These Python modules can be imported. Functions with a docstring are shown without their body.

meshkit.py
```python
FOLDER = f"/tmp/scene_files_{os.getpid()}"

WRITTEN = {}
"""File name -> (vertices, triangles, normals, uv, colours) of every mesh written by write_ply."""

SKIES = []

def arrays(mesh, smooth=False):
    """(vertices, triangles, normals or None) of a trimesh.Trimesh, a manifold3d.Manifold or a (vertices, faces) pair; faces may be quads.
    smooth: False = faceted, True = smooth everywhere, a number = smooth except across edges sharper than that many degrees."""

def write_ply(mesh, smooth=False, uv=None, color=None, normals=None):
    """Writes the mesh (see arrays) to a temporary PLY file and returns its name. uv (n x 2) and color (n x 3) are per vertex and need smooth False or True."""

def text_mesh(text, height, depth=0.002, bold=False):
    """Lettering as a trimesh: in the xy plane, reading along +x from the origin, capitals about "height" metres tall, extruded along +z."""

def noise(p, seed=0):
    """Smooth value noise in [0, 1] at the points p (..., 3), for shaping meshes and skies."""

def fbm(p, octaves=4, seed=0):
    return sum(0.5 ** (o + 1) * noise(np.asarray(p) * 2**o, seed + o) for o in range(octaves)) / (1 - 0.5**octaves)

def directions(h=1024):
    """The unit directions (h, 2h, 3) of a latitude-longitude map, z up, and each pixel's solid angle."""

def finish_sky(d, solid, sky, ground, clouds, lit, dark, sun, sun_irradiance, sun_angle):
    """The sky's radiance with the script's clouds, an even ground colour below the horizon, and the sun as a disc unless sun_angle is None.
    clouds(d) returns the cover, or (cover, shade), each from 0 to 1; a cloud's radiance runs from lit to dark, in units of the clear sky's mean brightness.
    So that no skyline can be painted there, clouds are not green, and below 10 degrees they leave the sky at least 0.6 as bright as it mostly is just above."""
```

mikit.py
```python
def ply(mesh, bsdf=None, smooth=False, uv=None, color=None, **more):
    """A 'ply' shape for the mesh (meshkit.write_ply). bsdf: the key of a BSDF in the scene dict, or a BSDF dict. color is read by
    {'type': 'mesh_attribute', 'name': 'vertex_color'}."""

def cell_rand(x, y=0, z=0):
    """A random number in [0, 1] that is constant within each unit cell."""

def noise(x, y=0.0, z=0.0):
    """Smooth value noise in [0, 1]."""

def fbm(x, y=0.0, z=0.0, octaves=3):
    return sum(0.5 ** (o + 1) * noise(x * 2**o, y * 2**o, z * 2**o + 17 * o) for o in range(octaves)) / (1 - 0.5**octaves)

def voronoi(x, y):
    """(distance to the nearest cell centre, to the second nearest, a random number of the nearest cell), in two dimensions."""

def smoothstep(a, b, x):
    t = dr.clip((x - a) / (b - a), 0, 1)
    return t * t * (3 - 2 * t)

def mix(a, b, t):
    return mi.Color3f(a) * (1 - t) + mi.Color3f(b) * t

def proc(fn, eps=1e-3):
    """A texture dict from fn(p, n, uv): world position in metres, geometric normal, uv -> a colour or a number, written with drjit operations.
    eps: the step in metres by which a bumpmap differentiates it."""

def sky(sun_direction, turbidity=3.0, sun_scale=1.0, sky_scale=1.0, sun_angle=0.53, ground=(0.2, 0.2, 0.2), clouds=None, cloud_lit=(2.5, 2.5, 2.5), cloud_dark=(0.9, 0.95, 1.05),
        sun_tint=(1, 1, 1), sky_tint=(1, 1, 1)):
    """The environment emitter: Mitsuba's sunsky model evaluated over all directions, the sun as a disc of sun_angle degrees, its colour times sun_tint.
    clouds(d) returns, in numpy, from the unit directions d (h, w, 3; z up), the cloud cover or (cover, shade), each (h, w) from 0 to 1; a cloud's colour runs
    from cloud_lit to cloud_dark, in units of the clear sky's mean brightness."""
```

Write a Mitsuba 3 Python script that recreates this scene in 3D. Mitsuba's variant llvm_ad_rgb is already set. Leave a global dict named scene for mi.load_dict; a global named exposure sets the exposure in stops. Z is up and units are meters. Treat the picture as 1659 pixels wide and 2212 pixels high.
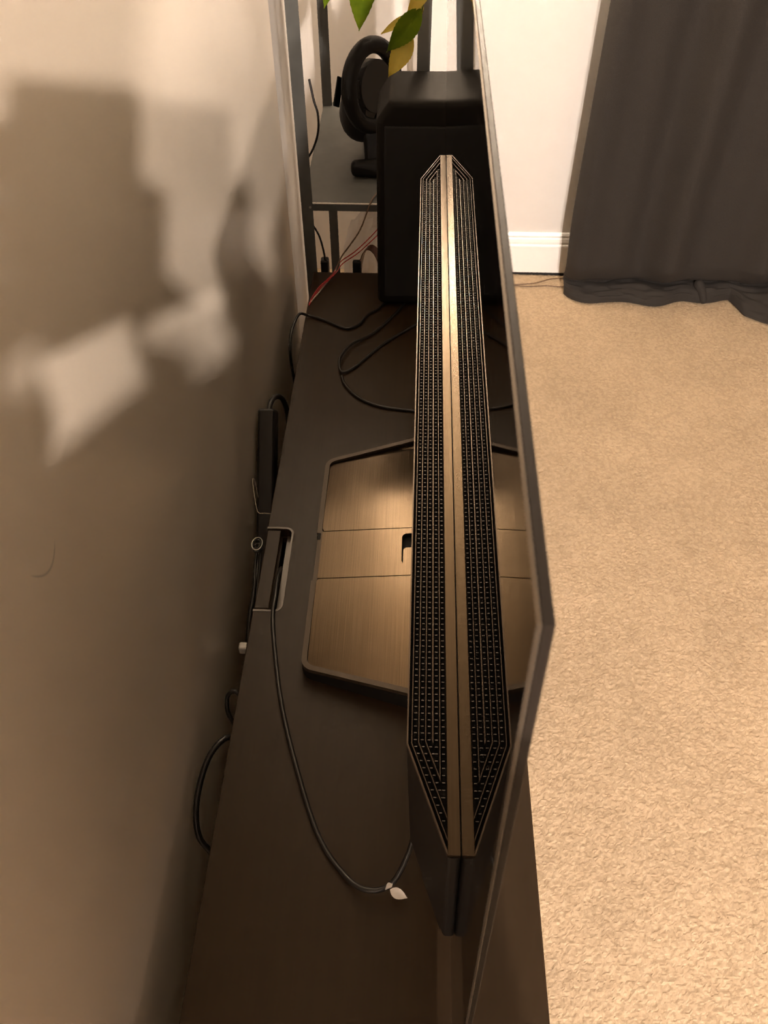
import math, random
import numpy as np, trimesh, manifold3d as m3, shapely.geometry as sg, shapely.affinity as sa
import drjit as dr, mitsuba as mi
import mikit, meshkit
from mikit import ply, proc, noise, fbm, smoothstep, mix, cell_rand

random.seed(7); RNG = np.random.default_rng(7)
scene, labels = {'type': 'scene'}, {}
T = mi.ScalarTransform4f

# ------------------------------------------------------------------ camera
CAM = np.array([0.28747, 0.0, 1.5399])
FWD = np.array([-0.02815408, 0.67202643, -0.73999178])
UP = np.array([-0.02556197, 0.73955912, 0.67260605])
RIGHT = np.array([0.99927671, 0.03785225, -0.00364329])
FPX = 1742.6
scene['camera'] = {'type': 'thinlens', 'fov': math.degrees(2 * math.atan(1659 / 2 / FPX)), 'fov_axis': 'x',
                   'near_clip': 0.01, 'far_clip': 50.0, 'aperture_radius': 0.0006, 'focus_distance': 1.05,
                   'to_world': T().look_at(origin=CAM.tolist(), target=(CAM + FWD).tolist(), up=UP.tolist())}
exposure = 0.74
# ------------------------------------------------------------------ light: the two warm bulbs of the ceiling lamp
LAMP = [np.array([0.955, -1.74, 2.25]), np.array([0.737, -1.69, 2.25])]
BULB_R, BULB_RGB, BULB_GAIN = 0.028, [v * 8800.0 for v in (1.0, 0.85, 0.74)], (0.86, 1.22)

# a wall lamp high on the far wall, above the picture, whose glowing glass bowl throws its light up the wall and a little down
UPL, UPL_R, UPL_RGB, BOWL_RGB = np.array([0.36, 2.455, 1.76]), 0.03, [v * 8000.0 for v in (1.0, 0.80, 0.60)], [v * 95.0 for v in (1.0, 0.78, 0.57)]

# ------------------------------------------------------------------ dimensions
WX0, WX1, WY0, WY1, WZ = 0.0, 4.4, -4.4, 2.56, 2.42      # room
YC = 1.7345                                             # the left wall ends here, an alcove follows
BZ, BX0, BX1, BY0, BY1 = 0.50, 0.05, 0.46, -0.09, 1.714  # television bench
XP, ZT, YN, TVL, TVH = 0.324, 1.3778, 0.1117, 1.449, 0.83
LEAN, TYAW = 0.03458, 0.00415

# ------------------------------------------------------------------ helpers
def add(key, mesh, mat, smooth=False, label=None, cat=None, group=None, kind=None, **kw):
    k, n = key, 0
    while k in scene:
        n += 1; k = f'{key}_{n:03d}'
    scene[k] = ply(mesh, mat, smooth=smooth, **kw)
    tag(k, label, cat, group, kind)
    return k

def tag(k, label=None, cat=None, group=None, kind=None):
    d = {a: b for a, b in (('label', label), ('category', cat), ('group', group), ('kind', kind)) if b}
    if d: labels[k] = {**labels.get(k, {}), **d}
    return k

def man(mesh):
    return m3.Manifold(m3.Mesh(np.asarray(mesh.vertices, np.float32), np.asarray(mesh.faces, np.uint32)))

def tri(man_):
    m = man_.to_mesh()
    return trimesh.Trimesh(np.array(m.vert_properties[:, :3]), np.array(m.tri_verts), process=True)

def cat_(ms): return trimesh.util.concatenate(ms)

def box(x0, x1, y0, y1, z0, z1):
    return trimesh.creation.box(bounds=[[x0, y0, z0], [x1, y1, z1]])

def rbox(x0, x1, y0, y1, z0, z1, r=0.004, seg=16):
    cs = [m3.Manifold.sphere(r, seg).translate([x, y, z]) for x in (x0 + r, x1 - r) for y in (y0 + r, y1 - r) for z in (z0 + r, z1 - r)]
    return tri(m3.Manifold.batch_hull(cs))

def cbox(x0, x1, y0, y1, z0, z1, c=0.0015):
    pts = []
    for sx in (0, 1):
        for sy in (0, 1):
            for sz in (0, 1):
                X, Y, Z = (x0, x1)[sx], (y0, y1)[sy], (z0, z1)[sz]
                dx, dy, dz = (c, -c)[sx], (c, -c)[sy], (c, -c)[sz]
                pts += [[X, Y + dy, Z + dz], [X + dx, Y, Z + dz], [X + dx, Y + dy, Z]]
    return trimesh.convex.convex_hull(np.array(pts))

def ext(poly, z0, z1):
    ps = getattr(poly, 'geoms', [poly])
    ms = []
    for p in ps:
        if p.is_empty or p.area < 1e-9: continue
        m = trimesh.creation.extrude_polygon(p, z1 - z0, engine='earcut'); m.apply_translation([0, 0, z0]); ms.append(m)
    return cat_(ms)

def spline(pts, n=10):
    P = np.array(pts, float)
    if len(P) < 3: return P
    Q = np.vstack([2 * P[0] - P[1], P, 2 * P[-1] - P[-2]])
    out = []
    for i in range(1, len(Q) - 2):
        a, b, c, d = Q[i - 1:i + 3]
        for t in np.linspace(0, 1, n, endpoint=False):
            out.append(0.5 * (2 * b + (c - a) * t + (2 * a - 5 * b + 4 * c - d) * t * t + (3 * b - a - 3 * c + d) * t ** 3))
    out.append(P[-1])
    return np.array(out)

def tube(pts, r, sides=10, n=10, smooth=True):
    p = spline(pts, n) if smooth else np.array(pts, float)
    r = np.broadcast_to(np.asarray(r, float), (len(p),)) if np.ndim(r) == 0 else np.interp(np.linspace(0, 1, len(p)), np.linspace(0, 1, len(r)), r)
    t = np.gradient(p, axis=0); t /= np.linalg.norm(t, axis=1, keepdims=True) + 1e-12
    a = np.cross(t[0], [0, 0, 1.0] if abs(t[0][2]) < .9 else [1.0, 0, 0]); a /= np.linalg.norm(a)
    vs = []
    ang = np.arange(sides) * 2 * np.pi / sides
    for i in range(len(p)):
        a = a - t[i] * (a @ t[i]); a /= np.linalg.norm(a) + 1e-12
        b = np.cross(t[i], a)
        vs.append(p[i] + r[i] * (np.cos(ang)[:, None] * a + np.sin(ang)[:, None] * b))
    v = np.vstack(vs + [p[:1], p[-1:]])
    f = []
    for i in range(len(p) - 1):
        for j in range(sides):
            k = (j + 1) % sides
            f += [[i * sides + j, i * sides + k, (i + 1) * sides + k], [i * sides + j, (i + 1) * sides + k, (i + 1) * sides + j]]
    c0, c1, L = len(v) - 2, len(v) - 1, (len(p) - 1) * sides
    for j in range(sides):
        k = (j + 1) % sides
        f += [[c0, k, j], [c1, L + j, L + k]]
    return trimesh.Trimesh(v, np.array(f), process=False)

def grid(P):
    """P (n, m, 3) -> an open sheet"""
    n, m = P.shape[:2]
    i, j = np.meshgrid(np.arange(n - 1), np.arange(m - 1), indexing='ij')
    a = (i * m + j).ravel(); q = np.stack([a, a + m, a + m + 1, a + 1], -1)
    return trimesh.Trimesh(P.reshape(-1, 3), np.vstack([q[:, [0, 1, 2]], q[:, [0, 2, 3]]]), process=False)

def sheet(P, t):
    """an open sheet given thickness t along its normals (closed)"""
    g = grid(P); n, m = P.shape[:2]
    N = np.array(g.vertex_normals)
    a = np.array(g.vertices); b = a - N * t
    v = np.vstack([a, b]); o = len(a)
    f = [np.array(g.faces), np.array(g.faces)[:, ::-1] + o]
    rim = np.concatenate([np.arange(m), m - 1 + m * np.arange(1, n), (n - 1) * m + np.arange(m - 2, -1, -1), m * np.arange(n - 2, 0, -1)])
    r2 = np.roll(rim, -1)
    f += [np.stack([rim, r2, r2 + o], -1), np.stack([rim, r2 + o, rim + o], -1)]
    me = trimesh.Trimesh(v, np.vstack(f), process=False); me.fix_normals()
    return me

def hull2(a, ra, b, rb, seg=20):
    return m3.Manifold.batch_hull([m3.Manifold.sphere(ra, seg).translate(list(map(float, a))), m3.Manifold.sphere(rb, seg).translate(list(map(float, b)))])

def chain(pts, rad, seg=20):
    out = m3.Manifold()
    for i in range(len(pts) - 1): out = out + hull2(pts[i], rad[i], pts[i + 1], rad[i + 1], seg)
    return out

# ------------------------------------------------------------------ materials
def M(name, d, two=True):
    scene[name] = {'type': 'twosided', 'bsdf': d} if two else d
    return name
def rgb(*c): return {'type': 'rgb', 'value': list(c)}
def pr(c, rough=0.5, spec=0.5, metal=0.0, **k):
    return {'type': 'principled', 'base_color': c if isinstance(c, dict) else rgb(*c), 'roughness': rough, 'specular': spec, 'metallic': metal, **k}
def bump(d, fn, eps=1e-3):
    return {'type': 'bumpmap', 'arbitrary': {**proc(fn, eps)}, 'scale': 1.0, 'bsdf': d}

# the left wall: painted plaster with a satin sheen, slightly wavy, with a few scuffs
def wall_height(p, n, uv):
    h = 0.0010 * noise(p.y * 7.0, p.z * 1.6, 3.0) + 0.00045 * noise(p.y * 23.0, p.z * 4.0, 9.0)
    h = h + 0.00010 * noise(p.y * 240, p.z * 240, 5.0)
    # a shallow ridge of filler in the plaster
    ridge = dr.exp(-dr.square((p.z - 0.883 + 0.22 * (p.y - 0.139) + 0.003 * noise(p.y * 90, 1.0)) / 0.0022)) * smoothstep(0.26, 0.20, p.y) * (0.5 + noise(p.y * 140, 4.0))
    return h + 0.0016 * ridge
def wall_col(p, n, uv):
    t = fbm(p.y * 3, p.z * 3, 2.0)
    scuff = dr.exp(-dr.square((p.z - 1.026 - 30.0 * dr.square(p.y - 0.398)) / 0.0016)) * smoothstep(0.368, 0.376, p.y) * smoothstep(0.418, 0.41, p.y)
    c = mix((0.86, 0.76, 0.63), (0.83, 0.725, 0.595), t)
    return c * (1 - 0.28 * scuff)
M('paint_satin', bump(pr(proc(wall_col), 0.27, 0.6), wall_height))
M('paint_white', pr((0.66, 0.635, 0.605), 0.55, 0.35))
M('paint_dark', pr((0.22, 0.20, 0.19), 0.7, 0.2))
M('ceiling_white', pr((0.27, 0.255, 0.23), 0.9, 0.1))
M('gloss_white', pr((0.84, 0.82, 0.79), 0.25, 0.5))
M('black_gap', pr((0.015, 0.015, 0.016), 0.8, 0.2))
def carpet_col(p, n, uv):
    a = fbm(p.x * 160, p.y * 160, 1.0); b = fbm(p.x * 9, p.y * 9, 4.0); c = fbm(p.x * 2.3, p.y * 2.3, 7.0)
    col = mix((0.315, 0.235, 0.152), (0.39, 0.297, 0.198), smoothstep(0.25, 0.75, a))
    return col * (0.86 + 0.20 * b + 0.08 * c)
M('carpet', pr(proc(carpet_col), 0.95, 0.05, sheen=0.3))
def bench_col(p, n, uv):
    g = fbm(p.x * 90, p.y * 6, p.z * 90); s = noise(p.x * 420, p.y * 18, p.z * 420)
    return mix((0.0130, 0.0074, 0.0034), (0.0175, 0.0104, 0.0050), 0.55 * g + 0.45 * s)
M('black_brown_foil', pr(proc(bench_col), 0.42, 0.13))
M('recess_brown', pr((0.05, 0.036, 0.026), 0.3, 0.5))
M('black_glass', {'type': 'plastic', 'diffuse_reflectance': rgb(0.002, 0.002, 0.0022), 'int_ior': 1.38})
M('screen_glass', pr((0.006, 0.006, 0.007), 0.06, 0.5))
M('dark_metal', pr((0.0085, 0.0065, 0.0052), 0.5, 0.06))
M('edge_metal', pr((0.22, 0.195, 0.165), 0.25, 0.5, 0.9))
M('black_plastic', pr((0.0055, 0.005, 0.005), 0.42, 0.3))
M('matte_black', pr((0.006, 0.006, 0.006), 0.75, 0.2))
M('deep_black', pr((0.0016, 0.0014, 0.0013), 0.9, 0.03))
M('satin_black', pr((0.005, 0.0048, 0.0045), 0.5, 0.25))
M('rubber', pr((0.008, 0.007, 0.0065), 0.45, 0.4))
def strip_col(p, n, uv): return mix((0.060, 0.043, 0.027), (0.070, 0.051, 0.033), noise(p.x * 900, p.y * 12, 1.0))
M('brushed_strip', pr(proc(strip_col), 0.23, 0.5, 0.95))
M('rib_plastic', pr((0.060, 0.046, 0.034), 0.28, 0.4, 0.7))
M('bridge_plastic', pr((0.13, 0.12, 0.11), 0.4, 0.4, 0.3))
def brush_col(p, n, uv):
    s = 0.65 * noise(p.x * 2600, p.y * 22, 1.0) + 0.35 * noise(p.x * 800, p.y * 9, 8.0)
    return mix((0.050, 0.036, 0.023), (0.082, 0.060, 0.039), s)
def brush_h(p, n, uv): return 0.00002 * noise(p.x * 1800, p.y * 10, 1.0)
M('brushed_metal', bump(pr(proc(brush_col), 0.19, 0.5, 0.95), brush_h, 2e-4))
M('stand_rim', pr((0.042, 0.030, 0.020), 0.45, 0.4, 0.4))
def galv(p, n, uv): return mix((0.052, 0.054, 0.051), (0.074, 0.076, 0.072), fbm(p.x * 40, p.y * 40, p.z * 40))
M('grey_steel', pr(proc(galv), 0.5, 0.4, 0.25))
M('worn_edge', pr((0.50, 0.46, 0.42), 0.4, 0.5, 0.4))
M('bolt_metal', pr((0.7, 0.68, 0.65), 0.25, 0.5, 1.0))
M('wheel_black', pr((0.0022, 0.0020, 0.0018), 0.5, 0.12))
def cloth_col(p, n, uv):
    return mix((0.018, 0.0160, 0.0148), (0.025, 0.0225, 0.021), noise(p.x * 700, p.y * 700, p.z * 500))
M('curtain_cloth', pr(proc(cloth_col), 0.85, 0.2, sheen=0.6))
def leaf_col(p, n, uv):
    t = fbm(p.x * 60, p.y * 60, p.z * 60)
    return mix((0.055, 0.11, 0.008), (0.13, 0.17, 0.012), t)
def leaf_col2(p, n, uv):
    t = fbm(p.x * 50, p.y * 50, p.z * 50)
    return mix((0.50, 0.40, 0.07), (0.62, 0.53, 0.16), t)
M('leaf_green', {'type': 'principledthin', 'base_color': proc(leaf_col), 'roughness': 0.4, 'diff_trans': 0.7}, two=False)
M('leaf_yellow', {'type': 'principledthin', 'base_color': proc(leaf_col2), 'roughness': 0.45, 'diff_trans': 0.8}, two=False)
M('stem_green', pr((0.10, 0.12, 0.03), 0.6, 0.3))
M('terracotta', pr((0.42, 0.18, 0.09), 0.8, 0.2))
M('soil', pr((0.03, 0.02, 0.013), 0.95, 0.1))
M('cable_black', pr((0.006, 0.0055, 0.005), 0.42, 0.35))
M('cable_brown', pr((0.10, 0.06, 0.035), 0.5, 0.4))
M('cable_red', pr((0.42, 0.02, 0.025), 0.35, 0.5))
M('cable_cream', pr((0.55, 0.47, 0.38), 0.4, 0.5))
M('strap_brown', pr((0.085, 0.03, 0.015), 0.5, 0.4))
M('label_white', pr((0.75, 0.73, 0.70), 0.5, 0.4))
M('steel', pr((0.6, 0.57, 0.53), 0.2, 0.5, 1.0))
M('clear_film', {'type': 'principledthin', 'base_color': rgb(0.86, 0.84, 0.82), 'roughness': 0.22, 'spec_trans': 0.75, 'diff_trans': 0.5, 'eta': 1.45}, two=False)
M('skin', pr((0.55, 0.34, 0.25), 0.5, 0.4))
M('shirt', pr((0.05, 0.06, 0.09), 0.9, 0.2))
M('denim', pr((0.04, 0.05, 0.08), 0.9, 0.2))
M('hair', pr((0.03, 0.02, 0.013), 0.6, 0.4))
M('eye_white', pr((0.8, 0.78, 0.75), 0.2, 0.5))
M('lip', pr((0.45, 0.2, 0.17), 0.45, 0.4))
M('lamp_metal', pr((0.6, 0.58, 0.55), 0.25, 0.5, 1.0))

# ------------------------------------------------------------------ the room
def wall(name, m, mat): return add(name, m, mat, kind='structure')
th = 0.12
wall('wall_left', box(WX0 - 1.0, WX0, WY0 - th, YC, 0, WZ), 'paint_satin')
wall('wall_alcove', box(-0.055 - th, -0.055, YC, WY1 + th, 0, WZ), 'paint_white')
wall('wall_far', box(-0.055, WX1 + th, WY1, WY1 + th, 0, WZ), 'paint_white')
wall('wall_right', box(WX1, WX1 + th, WY0 - th, WY1, 0, WZ), 'paint_dark')
wall('wall_near', box(WX0, WX1, WY0 - th, WY0, 0, WZ), 'paint_dark')
wall('ceiling', box(-1.0, WX1 + th, WY0 - th, WY1 + th, WZ, WZ + th), 'ceiling_white')

def carpet_patch(x0, x1, y0, y1, nx, ny, amp):
    X, Y = np.meshgrid(np.linspace(x0, x1, nx), np.linspace(y0, y1, ny), indexing='ij')
    p = np.stack([X, Y, 0 * X], -1)
    h = 0.55 * meshkit.fbm(p * 150.0, 2, 3) + 0.20 * meshkit.noise(p * 40.0, 5) + 0.35 * meshkit.noise(p * 340.0, 8)
    edge = np.minimum.reduce([X - x0, x1 - X, Y - y0, y1 - Y]); edge = np.clip(edge / 0.01, 0, 1)
    return grid(np.stack([X, Y, (h - 1.02) * amp * edge - 0.0], -1))
flat = []
VX0, VX1, VY0, VY1 = 0.44, 1.60, -0.12, 2.56
for a in ((-0.055, VX0, WY0, WY1), (VX1, WX1, WY0, WY1), (VX0, VX1, WY0, VY0)):
    flat.append(box(a[0], a[1], a[2], a[3], -0.03, 0.0))
fl = cat_(flat + [box(VX0, VX1, VY0, VY1, -0.03, -0.012), carpet_patch(VX0, VX1, VY0, VY1, 480, 1110, 0.0060)])
wall('floor', fl, 'carpet')

# moulded skirting board of the far wall, standing a little off the carpet
def skirting(x0, x1):
    prof = [(0, 0), (0.018, 0), (0.018, 0.098), (0.0165, 0.102), (0.0135, 0.104), (0.0135, 0.112), (0.011, 0.122), (0.0085, 0.126), (0.0085, 0.133), (0.005, 0.140), (0.0, 0.142)]
    m = ext(sg.Polygon(prof), 0, x1 - x0)            # (d, z) profile, extruded along x
    v = np.array(m.vertices); m.vertices = np.stack([x0 + v[:, 2], WY1 - v[:, 0], 0.010 + v[:, 1]], -1); m.fix_normals()
    return m
k = wall('baseboard_far', skirting(0.36, WX1), 'gloss_white')
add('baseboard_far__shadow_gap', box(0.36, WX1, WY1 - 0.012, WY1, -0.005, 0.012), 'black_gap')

# ------------------------------------------------------------------ television bench
tag('tv_bench', 'long black-brown television bench carrying the big television', 'tv bench')
fy0, fy1, fx1 = 0.728, 0.902, 0.0965
def rr(x0, x1, y0, y1, r, q=8): return sg.box(x0 + r, y0 + r, x1 - r, y1 - r).buffer(r, quad_segs=q)
top = man(cbox(BX0, BX1, BY0, BY1, BZ - 0.032, BZ, 0.0012))
cut_lip = ext(rr(BX0 - 0.03, fx1, fy0 - 0.001, fy1 + 0.001, 0.014), BZ - 0.0022, BZ + 0.01)
cut_well = ext(rr(BX0 - 0.03, fx1 - 0.0035, fy0 + 0.003, fy1 - 0.003, 0.011), BZ - 0.0200, BZ + 0.01)
slot = box(BX0 + 0.0255, BX0 + 0.0325, fy0 + 0.006, fy1 - 0.006, BZ - 0.05, BZ)
top = top - man(cut_lip) - man(cut_well) - man(slot)
add('tv_bench__top', tri(top), 'black_brown_foil')
add('tv_bench__cable_flap', cbox(BX0 + 0.001, BX0 + 0.0245, fy0 + 0.0055, fy1 - 0.0055, BZ - 0.006, BZ - 0.0004, 0.0012), 'black_brown_foil', label='hinged cable flap in the cut-out')
sl = tri(man(box(BX0 + 0.024, fx1 - 0.0035, fy0 + 0.003, fy1 - 0.003, BZ - 0.0195, BZ - 0.018)))
add('tv_bench__cut_out_lining', cat_([box(BX0 + 0.0335, fx1 - 0.0045, fy0 + 0.004, fy1 - 0.004, BZ - 0.0195, BZ - 0.0175)]), 'recess_brown')
rim_o, rim_i = rr(BX0 - 0.03, fx1 - 0.0002, fy0 - 0.0008, fy1 + 0.0008, 0.0138), rr(BX0 - 0.03, fx1 - 0.0035, fy0 + 0.003, fy1 - 0.003, 0.011)
add('tv_bench__cut_out_rim', ext(rim_o.difference(rim_i).intersection(sg.box(BX0, 0, 1, 2)), BZ - 0.0022, BZ + 0.0008), 'recess_brown', label='raised rim of the cable cut-out')
for y in (BY0, (BY0 + BY1) / 2 - 0.009, BY1 - 0.018):
    add('tv_bench__side_panel', box(BX0 + 0.012, BX1 - 0.02, y, y + 0.018, 0.06, BZ - 0.0325), 'black_brown_foil')
add('tv_bench__back_panel', box(BX0 + 0.006, BX0 + 0.0115, BY0 + 0.02, BY1 - 0.02, 0.06, 0.44), 'black_brown_foil')
add('tv_bench__bottom', box(BX0 + 0.012, BX1 - 0.02, BY0 + 0.018, BY1 - 0.018, 0.06, 0.078), 'black_brown_foil')
for y0, y1 in ((BY0 + 0.004, (BY0 + BY1) / 2 - 0.002), ((BY0 + BY1) / 2 + 0.002, BY1 - 0.004)):
    d = add('tv_bench__drawer', cbox(BX1 - 0.0195, BX1 - 0.002, y0, y1, 0.066, BZ - 0.036), 'black_brown_foil')
    add(d + '__handle', rbox(BX1 - 0.0022, BX1 + 0.010, (y0 + y1) / 2 - 0.07, (y0 + y1) / 2 + 0.07, 0.40, 0.412, 0.004), 'dark_metal')
for x in (BX0 + 0.03, BX1 - 0.07):
    for y in (BY0 + 0.02, BY1 - 0.06):
        add('tv_bench__leg', cbox(x, x + 0.04, y, y + 0.04, 0.0, 0.0605), 'black_brown_foil')

# ------------------------------------------------------------------ television (panel frame: u along its normal, y, z; then sheared into its slight backward lean)
tag('television', 'large thin television seen from behind along its top edge, glossy black back', 'television')
def tv(m):
    v = np.array(m.vertices, float)
    v[:, 0] += XP + (ZT - v[:, 2]) * math.tan(LEAN) + (v[:, 1] - 0.1) * math.tan(TYAW)
    return trimesh.Trimesh(v, m.faces, process=False)
Y0, Y1, Z0, Z1, PT = YN, YN + TVL, ZT - TVH, ZT, 0.0045
def ring(prof):
    """mitred frame: prof = list of (inset, u)"""
    vs, fs = [], []
    n = len(prof)
    for (cy, cz, sy, sz) in ((Y0, Z0, 1, 1), (Y1, Z0, -1, 1), (Y1, Z1, -1, -1), (Y0, Z1, 1, -1)):
        for i, u in prof: vs.append([u, cy + sy * i, cz + sz * i])
    for c in range(4):
        for j in range(n):
            k2 = (j + 1) % n; a, b = c * n, ((c + 1) % 4) * n
            fs += [[a + j, b + j, b + k2], [a + j, b + k2, a + k2]]
    m = trimesh.Trimesh(np.array(vs), np.array(fs), process=False); m.fix_normals(); return m
add('television__back_glass', tv(box(-PT, -PT + 0.0009, Y0 + 0.0012, Y1 - 0.0012, Z0 + 0.0012, Z1 - 0.0012)), 'black_glass', label='glossy black back of the panel')
add('television__bevel', tv(ring([(0.0012, -PT), (0.0002, -PT + 0.0010), (0.0004, -PT + 0.0013), (0.0014, -PT + 0.0009)])), 'edge_metal', label='thin bright bevel around the back edge')
add('television__frame', tv(ring([(0.0004, -PT + 0.0013), (0.0, -PT + 0.0016), (0.0, -0.0004), (0.0004, 0.0), (0.0024, 0.0), (0.0024, -PT + 0.0013)])), 'dark_metal')
add('television__screen', tv(box(-PT + 0.0012, -0.0003, Y0 + 0.0022, Y1 - 0.0022, Z0 + 0.0022, Z1 - 0.0022)), 'screen_glass')
# electronics housing: a hexagonal box on the lower half, vents along its top
ZB, HD, SW = 0.8999, 0.0446, 0.0107
hn0, hn1, hf1, hf0 = 0.224, 0.316, 1.356, 1.449
plan = sg.Polygon([(0, hn0), (-SW, hn0), (-HD, hn1), (-HD, hf1), (-SW, hf0), (0, hf0)])
plan = sg.Polygon([(0, hn0), (-SW, hn0), (-HD, hn1), (-HD, hf1), (-SW, hf0), (0, hf0)]).buffer(-0.004).buffer(0.004, quad_segs=6)
sh = lambda m: tv(m.apply_translation([-PT, 0, 0]))
h = add('television__housing', sh(ext(plan, 0.684, ZB - 0.0048)), 'black_plastic', label='black electronics housing on the lower half')
low = plan.buffer(-0.012)
add('television__lower_housing', sh(ext(low, 0.560, 0.6838)), 'black_plastic')
add('television__lower_lip', sh(ext(plan.buffer(-0.0005).difference(plan.buffer(-0.0022)), 0.682, 0.6855)), 'rib_plastic')
outer = plan
rim = outer.difference(outer.buffer(-0.0014)).intersection(sg.box(-1, 0, -SW + 0.0, 2))
add('television__housing__vent_rim', sh(ext(rim, ZB - 0.0049, ZB)), 'rib_plastic')
add('television__housing__top_strip', sh(cbox(-SW, -0.0004, hn0 + 0.0005, hf0 - 0.0005, ZB - 0.0049, ZB + 0.0001, 0.0004)), 'brushed_strip', label='plain bronze-toned metal strip beside the vents')
pitch = (HD - SW - 0.0044) / 5
for kx in range(5):
    d = 0.0044 + pitch * kx
    r_ = outer.buffer(-(d - 0.00036)).difference(outer.buffer(-(d + 0.00036))).intersection(sg.box(-1, 0, -SW - 0.0001, 2))
    add('television__housing__vent_rib', sh(ext(r_, ZB - 0.0049, ZB - 0.0002)), 'rib_plastic')
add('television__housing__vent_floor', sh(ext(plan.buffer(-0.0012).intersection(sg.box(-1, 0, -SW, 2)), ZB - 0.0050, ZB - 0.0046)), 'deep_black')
dots = []
for kx in range(5):
    d = 0.0044 + pitch * (kx + 0.5)
    path = outer.buffer(-d).exterior.intersection(sg.box(-1, 0, -SW - 0.001, 2))
    y = hn0 + 0.010
    while y < hf0 - 0.006:
        q = path.intersection(sg.LineString([(-0.06, y), (-SW - 0.0012, y)]))
        for g in getattr(q, 'geoms', [q]):
            if not g.is_empty and g.geom_type == 'Point':
                dots.append(box(g.x - 0.0012, g.x + 0.0012, y - 0.00035, y + 0.00035, ZB - 0.0049, ZB - 0.0041))
        y += 0.0063
add('television__housing__vent_bridges', sh(cat_(dots)), 'bridge_plastic', kind='stuff')
# stand: heavy low base with brushed plates and a neck hidden behind the panel
yc_ = 0.829
sp = sg.Polygon([(0.139, 0.613), (0.33, 0.557), (0.395, 0.60), (0.395, 1.058), (0.33, 1.101), (0.139, 1.045)])
base = sp.buffer(-0.022).buffer(0.022, quad_segs=10)
base = base.difference(sg.box(0.10, 0.772, 0.1415, 0.870))
def top_z(x, y): return 0.5255 + 0.105 * (x - 0.139)
def slope(m, z0):
    v = np.array(m.vertices, float)
    hi = v[:, 2] > 0.5
    v[:, 2] = np.where(hi, top_z(v[:, 0], v[:, 1]) + (v[:, 2] - 1.0), v[:, 2] + z0)
    return trimesh.Trimesh(v, m.faces, process=False)
add('television__stand', slope(ext(base, 0.0, 1.0 - 0.0080), 0.5003), 'satin_black', label='low black and brushed metal stand base')
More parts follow.
